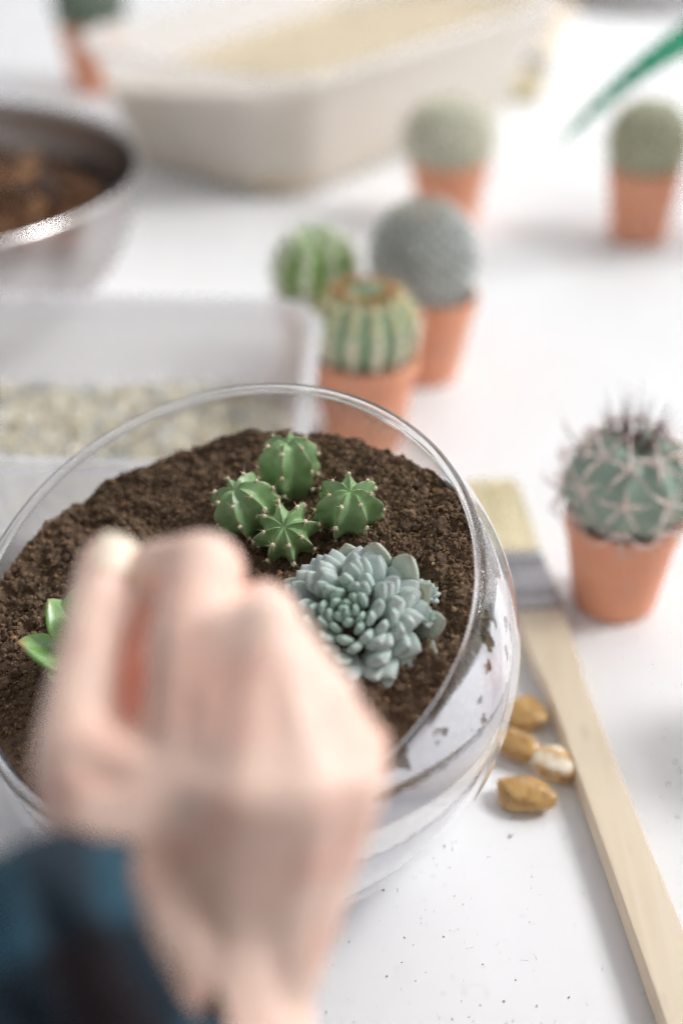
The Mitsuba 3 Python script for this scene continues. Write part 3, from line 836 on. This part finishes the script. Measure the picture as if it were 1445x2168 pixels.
# 4 - green cactus with white tufts at the left of that group
X4, Y4 = -.0160, .8250
k4, rng = potted('potted_cactus', 'bright green cactus with round white tufts, left of the three by the clear tub', X4, Y4, .0262, .0200, .0450, 24)


def white_tuft(rng, u):
    ns = 14
    a = np.arange(ns) / ns * 2 * np.pi; el = rng.uniform(.1, .7, ns); L = .0062 * rng.uniform(.7, 1.2, ns)
    d = np.stack([np.cos(a) * np.cos(el), np.sin(a) * np.cos(el), np.sin(el)], -1)
    v, f = needles(np.zeros((ns, 3)), d * L[:, None], .00030)
    g = grains(np.array([[0, 0, .0003]]), [.0034], rng, [(.84, .82, .74)], ICO1, (.8, 1), .1)
    return cat([(v, f, np.repeat(np.array([[.84, .84, .76]]) * rng.uniform(.85, 1.1, (ns, 1)), 4, 0)), g])


for m in globe(k4, rng, X4, Y4, .0390, .0265, .0440, 9, (0, 0, 1), .22, (.175, .320, .075), (.25, .42, .115), (.26, .38, .15), 5, white_tuft, roll=.3, sharp=1.0):
    obj('spine_cluster', m[:2], 'm_woolly', k4, color=m[2])

# 5 - pale globe farther back
X5, Y5 = .0830, 1.0700
k5, rng = potted('potted_cactus', 'pale tan globe cactus beside the large white tub, behind the grey one', X5, Y5, .0310, .0225, .0520, 25)
fuzzy(k5, rng, X5, Y5, .0450, .0325, .0520, (-.03, 0, 1), (.42, .43, .32), (.90, .88, .76), 300, .0055, .00042, 13)

# 6 - globe at the far right
X6, Y6 = .2275, 1.0400
k6, rng = potted('potted_cactus', 'olive globe cactus under the long toothed green leaf at the right', X6, Y6, .0285, .0218, .0560, 26)
fuzzy(k6, rng, X6, Y6, .0490, .0288, .0560, (0, 0, 1), (.33, .34, .22), (.80, .78, .62), 340, .0038, .00036, 11)

# 7 - far left, behind the white tub's corner
X7, Y7 = -.2480, 1.4500
k7, rng = potted('potted_cactus', 'dark green cactus in a terracotta pot behind the left corner of the white tub', X7, Y7, .0330, .0235, .0660, 27)
fuzzy(k7, rng, X7, Y7, .0580, .0345, .0600, (0, 0, 1), (.11, .16, .11), (.48, .52, .43), 260, .0045, .00022, 8)

# 8 - behind the white tub
X8, Y8 = .1040, 1.8400
k8, rng = potted('potted_cactus', 'terracotta pot behind the white tub, only its foot in the picture', X8, Y8, .0330, .0240, .0560, 28)
fuzzy(k8, rng, X8, Y8, .0500, .0320, .0540, (0, 0, 1), (.12, .16, .09), (.45, .45, .35), 160, .0045, .0003, 7)

# 9 - stands just beyond the right edge of the picture and throws its shadow in
X9, Y9 = .2120, .4560
k9, rng = potted('potted_cactus', 'potted cactus just past the right edge beside the brush handle', X9, Y9, .0272, .0200, .0500, 29)
fuzzy(k9, rng, X9, Y9, .0440, .0300, .0500, (0, 0, 1), (.12, .17, .10), (.45, .45, .36), 160, .0045, .0003, 7)

# ------------------------------------------------------------------ the long toothed leaf (a plant whose pot stands past the right edge)
al = thing('aloe_plant', 'long pointed green leaf with toothed edges reaching in from the right', 'plant')


def toothed_leaf(p0, p1, w0, sag, seed, up=(0, -.75, .65)):
    nu = 120
    u = np.linspace(0, 1, nu)
    p0, p1 = np.array(p0), np.array(p1)
    pm = np.array(sag); c = (1 - u[:, None]) ** 2 * p0 + 2 * u[:, None] * (1 - u[:, None]) * pm + u[:, None] ** 2 * p1
    d = unit(np.gradient(c, axis=0)); s = unit(np.cross(d, up)); nn = np.cross(s, d)
    w = w0 * (1 - u ** 1.25) ** .9
    saw = np.abs(((u * 26) % 1) - .35); tooth = np.clip(1 - saw / .30, 0, 1) * .0024 * (w > .002)
    th = .10 * w + .0012
    rows = []
    for (a, b, tt_) in ((1, .35, 1), (.72, .02, 0), (0, -.22, 0), (-.72, .02, 0), (-1, .35, 1), (-.6, -.55, 0), (0, -.95, 0), (.6, -.55, 0)):
        rows.append(c + s * (a * w + np.sign(a) * tooth * tt_)[:, None] + nn * (b * w * .55 + (th if b > -.4 else -th * .2))[:, None])
    v = np.stack(rows, 1).reshape(-1, 3)
    n1 = meshkit.fbm(v * 120, 3, seed)[:, None]
    col = np.array([.045, .31, .175]) * (.75 + .5 * n1)
    return v, grid_faces(nu, 8), col


AP = np.array([.370, 1.010, 0])
for i, (e, mid, w_) in enumerate((((.138, .930, .0985), (.300, .995, .262), .0235), ((.52, .90, .16), (.42, .97, .24), .0170), ((.46, 1.17, .20), (.41, 1.05, .25), .017), ((.38, 1.03, .33), (.37, 1.01, .2), .015),
                                  ((.33, 1.20, .22), (.35, 1.08, .25), .016))):
    v, f, c = toothed_leaf(AP + (0, 0, .070) + unit(np.array(mid) - AP) * .004, e, w_, mid, i)
    obj('leaf', (v, f), 'm_leaf', al, smooth=True, color=c.clip(0, 1))
pv, pf = pot_mesh(.042, .031, .078)
obj('pot', (pv + AP + (0, 0, .0003), pf), 'm_pot', al, smooth=35)
dv, df = lathe([(.0002, .07), (.0395, .07), (.039, .066), (.0002, .066)], 48)
obj('soil', (dv + AP, df), 'm_vc', al, color=np.full((len(dv), 3), .05) * [1, .6, .4])

# ------------------------------------------------------------------ clear tub with gravel, left of the bowl
HT, ANG1, C1 = .090, math.radians(-2.5), np.array([-.1800, .6300, .0004])
v, f, inner1 = loft_tub(.1620, .0870, 1.0, .93, .026, HT, .0016, .006)
tub1 = thing('clear_plastic_tub', 'clear plastic tub half full of pale gravel, behind the glass bowl', 'tub')
own(tub1, (rotz(v, ANG1, C1), f), 'm_clearplastic', smooth=40)
rng = np.random.default_rng(61)
GZ = .042
n_ = 9500
hx, hy, cr = inner1(GZ)
p = np.stack([rng.uniform(-hx, hx, n_), rng.uniform(-hy, hy, n_), rng.uniform(.008, GZ, n_)], -1)
topn = p[:, 2] > GZ - .006
surfz = GZ + (meshkit.fbm(np.stack([p[:, 0] * 30, p[:, 1] * 30, p[:, 0] * 0], -1), 3, 3) - .5) * .012
near = np.minimum(np.minimum(hx - np.abs(p[:, 0]), hy - np.abs(p[:, 1])), 1) < .006
p[~near, 2] = (surfz + rng.uniform(-.004, .001, n_))[~near]
sz = rng.uniform(.0016, .0034, n_)
ex, ey = inner1(.012)[:2]
lx = ex + (hx - ex) * np.clip(p[:, 2] / GZ, 0, 1) - sz * 1.2 - .0006; ly = ey + (hy - ey) * np.clip(p[:, 2] / GZ, 0, 1) - sz * 1.2 - .0006
p[:, 0] = np.clip(p[:, 0], -lx, lx); p[:, 1] = np.clip(p[:, 1], -ly, ly)
cx, cy = np.abs(p[:, 0]) - (lx - cr), np.abs(p[:, 1]) - (ly - cr)
ok = ~((cx > 0) & (cy > 0) & (np.hypot(cx, cy) > cr - .002))
pal = np.array([[.66, .63, .55], [.58, .50, .36], [.48, .49, .46], [.70, .66, .54], [.36, .38, .37], [.62, .55, .40], [.72, .71, .68], [.40, .36, .27]])
col = (pal[rng.integers(0, len(pal), n_)] * rng.uniform(.95, 1.25, (n_, 1))).clip(0, .9)
g = grains(rotz(p[ok], ANG1, C1), sz[ok], rng, col[ok], ICO0, (.7, 1.25), .2)
core = trimesh.creation.box((2 * (ex - .012), 2 * (ey - .012), GZ - .016)); core.apply_translation((0, 0, .008 + (GZ - .016) / 2))
core = (rotz(np.asarray(core.vertices), ANG1, C1), np.asarray(core.faces), np.full((8, 3), .5) * [1, .93, .8])
m = cat([g, core])
gr = thing('gravel', 'pale cream and grey gravel lying in the clear plastic tub', 'gravel'); labels[gr]['kind'] = 'stuff'
own(gr, m[:2], 'm_vc', color=m[2])

# ------------------------------------------------------------------ large white tub with sand, far
ANG2, C2, H2 = math.radians(52), np.array([-.0100, 1.3050, .0004]), .107
v, f, inner2 = loft_tub(.2050, .1220, 1.0, .885, .050, H2, .0020, .009)
tub2 = thing('white_plastic_tub', 'large translucent white tub of beige sand at the back of the table', 'tub')
own(tub2, (rotz(v, ANG2, C2), f), 'm_milkplastic', smooth=40)
hx, hy, cr = inner2(.082)
na, nb = 90, 120
rings = []
for q in np.linspace(0.001, 1, na):
    pts = []
    for kq, (cx, cy) in enumerate(((1, 1), (-1, 1), (-1, -1), (1, -1))):
        for t_ in np.linspace(0, np.pi / 2, nb // 4):
            a = t_ + kq * np.pi / 2
            pts.append((cx * (hx - .001 - cr) + cr * math.cos(a), cy * (hy - .001 - cr) + cr * math.sin(a)))
    pts = np.array(pts) * q
    z = .087 + .02 * pts[:, 0] - .17 * pts[:, 1] + (meshkit.fbm(np.stack([pts[:, 0] * 16, pts[:, 1] * 16, pts[:, 0] * 0], -1), 3, 5) - .5) * .014
    rings.append(np.column_stack([pts, z]))
low = rings[-1].copy(); e2 = inner2(.012); low[:, 0] *= (e2[0] - .002) / hx; low[:, 1] *= (e2[1] - .002) / hy; low[:, 2] = .0065
sv2 = np.vstack(rings + [low]); sf2 = grid_faces(na + 1, len(low))
sd_ = thing('beige_sand', 'fine beige sand filling the large white tub', 'sand'); labels[sd_]['kind'] = 'stuff'
own(sd_, (rotz(sv2, ANG2, C2), sf2), 'm_sand', smooth=40)

# ------------------------------------------------------------------ steel bowl with bark
MB, MR, MH = np.array([-.2880, .8820, .0004]), .1570, .104
prof = [(.0002, 0), (.050, 0), (.060, .0015)]
for t_ in np.linspace(0, 1, 26)[1:]:
    prof.append((.060 + (MR - .060) * math.sin(t_ * math.pi / 2) ** .9, .0015 + (MH - .0015) * (1 - math.cos(t_ * math.pi / 2)) ** .92))
prof += [(MR + .0015, MH + .0002), (MR + .0024, MH + .0014), (MR + .0016, MH + .0026), (MR - .0006, MH + .0020)]
for t_ in np.linspace(1, 0, 26):
    prof.append((.060 + (MR - .0612 - .0) * math.sin(t_ * math.pi / 2) ** .9 - .0008, .0028 + (MH - .0028) * (1 - math.cos(t_ * math.pi / 2)) ** .92))
prof.append((.0002, .0028))
v, f = lathe(prof, 160)
sb = thing('steel_bowl', 'wide polished steel mixing bowl at the left edge, holding bark', 'bowl')
own(sb, (v + MB, f), 'm_steel', smooth=50)
rng = np.random.default_rng(71)
n_ = 2000
a = rng.uniform(0, 2 * np.pi, n_); r = np.sqrt(rng.uniform(0, 1, n_)) * .141
z = .066 + .014 * (1 - (r / .141) ** 2) + rng.uniform(-.008, .007, n_)
p = np.stack([r * np.cos(a), r * np.sin(a), z], -1) + MB
pal = np.array([[.11, .055, .03], [.20, .095, .045], [.06, .036, .026], [.26, .14, .075], [.09, .06, .05]])
g = grains(p, rng.uniform(.004, .0105, n_), rng, pal[rng.integers(0, 5, n_)] * rng.uniform(.7, 1.2, (n_, 1)), ICO1, (.4, 1.2), .2)
dv, df = lathe([(.0002, .066), (.138, .060), (.110, .036), (.085, .014), (.0002, .006)], 64)
m = cat([g, (dv + MB, df, np.full((len(dv), 3), .05) * [1, .6, .4])])
bk = thing('bark_chips', 'brown bark chips and soil lying in the steel bowl', 'bark'); labels[bk]['kind'] = 'stuff'
own(bk, m[:2], 'm_vc', color=m[2])

# ------------------------------------------------------------------ paintbrushes
def rrbox(sx, sy, sz, r):
    """a rounded box centred at the origin, as a hull of spheres"""
    return m3.Manifold.batch_hull([m3.Manifold.sphere(r, 16).translate((x, y, z)) for x in (-sx / 2 + r, sx / 2 - r) for y in (-sy / 2 + r, sy / 2 - r) for z in (-sz / 2 + r, sz / 2 - r)])


def brush(label, p_end, p_tip, L_h, L_f, L_b, w_h, w_s, w_f, w_b, th, seed, extra=False):
    """p_tip: the bristles' end; p_end gives the direction of the handle (both on the table)"""
    k = thing('paintbrush', label, 'paintbrush')
    rng = np.random.default_rng(seed)
    p_tip, p_end = np.array(p_tip, float), np.array(p_end, float)
    d = unit(p_end - p_tip); s = np.array([d[1], -d[0], 0.]); M = np.stack([d, s, [0, 0, 1.]])
    tow = lambda v: np.asarray(v) @ M + p_tip
    zc = th / 2 + .0015
    # bristles
    nb_ = 1500
    y = rng.uniform(-1, 1, nb_); zz = rng.uniform(-1, 1, nb_)
    p0 = np.stack([np.full(nb_, L_b + .002), y * w_f / 2 * .94, zc + zz * th * .40], -1)
    p1 = np.stack([rng.uniform(0, .0045, nb_) ** 1.0 + .0015 * np.abs(y), y * w_b / 2 + rng.normal(0, .0007, nb_), np.maximum(.0006, zc - .0006 + zz * th * .34 + rng.normal(0, .0004, nb_))], -1)
    v, f = needles(tow(p0), tow(p1), .00034, bend=rng.normal(0, .0003, (nb_, 3)))
    core = m3.Manifold.hull_points(np.array([[.006, sy * w_b / 2 * .93, zc + sz * th * .22] for sy in (-1, 1) for sz in (-1, 1)] + [[L_b + .002, sy * w_f / 2 * .95, zc + sz * th * .40] for sy in (-1, 1) for sz in (-1, 1)])).to_mesh()
    cv = tow(core.vert_properties[:, :3])
    c = np.repeat(rng.uniform(.62, 1.18, (nb_, 1)) * np.array([[.76, .69, .48]]), 7, 0)
    m = cat([(v, f, c), (cv, core.tri_verts, np.full((len(cv), 3), 1.) * [.60, .53, .34])])
    obj('bristles', m[:2], 'm_bristle', k, color=m[2], kind='stuff', label='cream bristles')
    # ferrule: a flat band with two pressed grooves
    fm = rrbox(L_f, w_f, th * 1.02, th * .30).translate((L_b + L_f / 2, 0, zc))
    for gx in (.22, .30, .70, .78):
        ring = rrbox(.0016, w_f + .01, th * 1.6, .0007) - rrbox(.004, w_f - .0012, th * 1.02 - .0012, th * .25)
        fm = fm - ring.translate((L_b + L_f * gx, 0, zc))
    q = fm.to_mesh()
    obj('ferrule', (tow(q.vert_properties[:, :3]), q.tri_verts), 'm_tin', k, smooth=30, label='grey metal band of the brush')
    for gx in (.5,):
        for gy in (-.3, .3):
            nv_ = trimesh.creation.icosphere(subdivisions=1, radius=.0012)
            obj('nail', (tow(np.asarray(nv_.vertices) * [1, 1, .5] + [L_b + L_f * gx, gy * w_f, zc + th * .51]), np.asarray(nv_.faces)), 'm_tin', k, smooth=True)
    # handle: shoulder, waist, long shaft
    x0 = L_b + L_f
    xs = np.array([0, .010, .022, .036, .050, .070, .12, .20, L_h]) + x0
    ws = np.array([w_s, w_s * 1.0, w_s * .93, (w_s + w_h) / 2, w_h * 1.03, w_h * .98, w_h * 1.0, w_h * 1.04, w_h * 1.12]) / 2
    from scipy.interpolate import PchipInterpolator
    X_ = np.concatenate([np.linspace(x0 - .003, x0 + .08, 40), np.linspace(x0 + .085, x0 + L_h, 30)])
    W_ = PchipInterpolator(xs, ws)(np.clip(X_, x0, None))
    rows = []
    ch = .0016
    t2 = th * .98 / 2
    for x_, w_ in zip(X_, W_):
        pts = [(w_, -t2 + ch), (w_, t2 - ch), (w_ - ch * .3, t2 - ch * .3), (w_ - ch, t2), (-w_ + ch, t2), (-w_ + ch * .3, t2 - ch * .3), (-w_, t2 - ch), (-w_, -t2 + ch), (-w_ + ch, -t2), (w_ - ch, -t2)]
        rows.append([(x_, a_, b_ + zc - .0008) for a_, b_ in pts])
    v = np.array(rows).reshape(-1, 3); f = grid_faces(len(X_), 10)
    v = np.vstack([v, [[X_[0], 0, zc], [X_[-1], 0, zc]]]); i = np.arange(10); j = (i + 1) % 10; l_ = (len(X_) - 1) * 10
    f = np.vstack([f, np.stack([j, i, i * 0 + len(v) - 2], 1), np.stack([l_ + i, l_ + j, i * 0 + len(v) - 1], 1)])
    obj('handle', (tow(v), f), 'm_wood', k, smooth=32)
    return k, tow, zc + t2


bk1, tow, zt = brush('flat paintbrush with a long bare wooden handle, lying right of the glass bowl', (.1160, .3000, 0), (.0785, .6640, 0), .330, .052, .077, .0175, .0230, .0255, .0300, .0105, 81)
bx = trimesh.creation.box((.0016, .0022, .0003)); bv = tow(np.asarray(bx.vertices) + [.385, .0105 - .0030, zt - .0008 + .0001])
obj('paint_spot', (bv, np.asarray(bx.faces)), 'm_red', bk1, label='small red paint spot')
brush('paintbrush lying behind the pale globe cactus, bristles towards the viewer', (.2900, 1.8800, 0), (.1790, 1.3950, 0), .34, .05, .080, .018, .022, .024, .024, .014, 82)

# ------------------------------------------------------------------ pebbles beside the brush handle
def pebble(pos, rad, rot, seed, m, label):
    k = thing('pebble', label, 'pebble', 'polished tan pebbles beside the brush handle')
    rng = np.random.default_rng(seed * 13 + 2)
    pts = unit(rng.normal(size=(26, 3))) * rng.uniform(.92, 1.08, (26, 1))
    st = trimesh.convex.convex_hull(pts)
    for _ in range(3): st = st.subdivide()
    trimesh.smoothing.filter_laplacian(st, lamb=.5, iterations=7)
    st = st.subdivide(); trimesh.smoothing.filter_laplacian(st, lamb=.5, iterations=4)
    e, fc = np.asarray(st.vertices), np.asarray(st.faces)
    e = e / np.abs(e).max(0)
    c_, s_ = math.cos(rot), math.sin(rot)
    e = e * np.array(rad) * 1.10
    e = np.stack([e[:, 0] * c_ - e[:, 1] * s_, e[:, 0] * s_ + e[:, 1] * c_, e[:, 2]], -1)
    e = e - [0, 0, e[:, 2].min()] + pos
    own(k, (e, fc), m, smooth=True)


pebble((.0775, .4690, .0002), (.0085, .0095, .0048), .5, 1, 'm_pebble', 'tan pebble farthest back of the four, half behind the bowl')
pebble((.0725, .4480, .0002), (.0110, .0072, .0052), -.35, 2, 'm_pebble', 'brown pebble against the glass bowl, second from the back')
pebble((.0868, .4370, .0002), (.0098, .0078, .0056), -.7, 3, 'm_palepebble', 'cream and brown streaked pebble touching the brush handle')
pebble((.0735, .4200, .0002), (.0112, .0080, .0050), -.15, 4, 'm_pebble', 'smooth golden tan pebble nearest the viewer')

# ------------------------------------------------------------------ a grey dish at the back
v, f = lathe([(.0002, .004), (.08, .004), (.12, .030), (.123, .030), (.123, .027), (.083, 0), (.0002, 0)], 96)
dish = thing('grey_dish', 'shallow grey dish at the far right back edge of the picture', 'dish')
own(dish, (v + np.array([.385, 1.885, .0004]), f), 'm_greyplastic', smooth=40)

# ------------------------------------------------------------------ specks of soil on the table
rng = np.random.default_rng(91)
n_ = 760
px = rng.uniform(-.02, .20, n_); py = rng.uniform(.28, .62, n_)
keep = (np.hypot(px - S[0], py - S[1]) > .062) & ~((px > .082) & (px < .128) & (py < .69)) | (px > .128)
px, py = px[keep], py[keep]
sz = np.exp(rng.normal(math.log(.00024), .45, len(px))).clip(.0001, .0011)
g = grains(np.stack([px, py, sz * .5 + .0001], -1), sz, rng, rng.uniform(.4, 1.4, (len(px), 1)) * np.array([[.22, .18, .15]]), ICO0, (.5, 1.3), .3)
nf_ = 45
p0 = np.stack([rng.uniform(0, .12, nf_), rng.uniform(.29, .42, nf_), np.full(nf_, .0003)], -1); a = rng.uniform(0, 6.28, nf_)
v, f = needles(p0, p0 + np.stack([np.cos(a), np.sin(a), a * 0], -1) * rng.uniform(.001, .004, (nf_, 1)), .00006, bend=np.column_stack([rng.normal(0, .0006, (nf_, 2)), np.zeros(nf_)]))
m = cat([g, (v, f, np.full((len(v), 3), .25) * [1, .9, .8])])
cr_ = thing('soil_crumbs', 'fine dark specks of soil scattered over the white table', 'soil'); labels[cr_]['kind'] = 'stuff'
own(cr_, m[:2], 'm_vc', color=m[2])
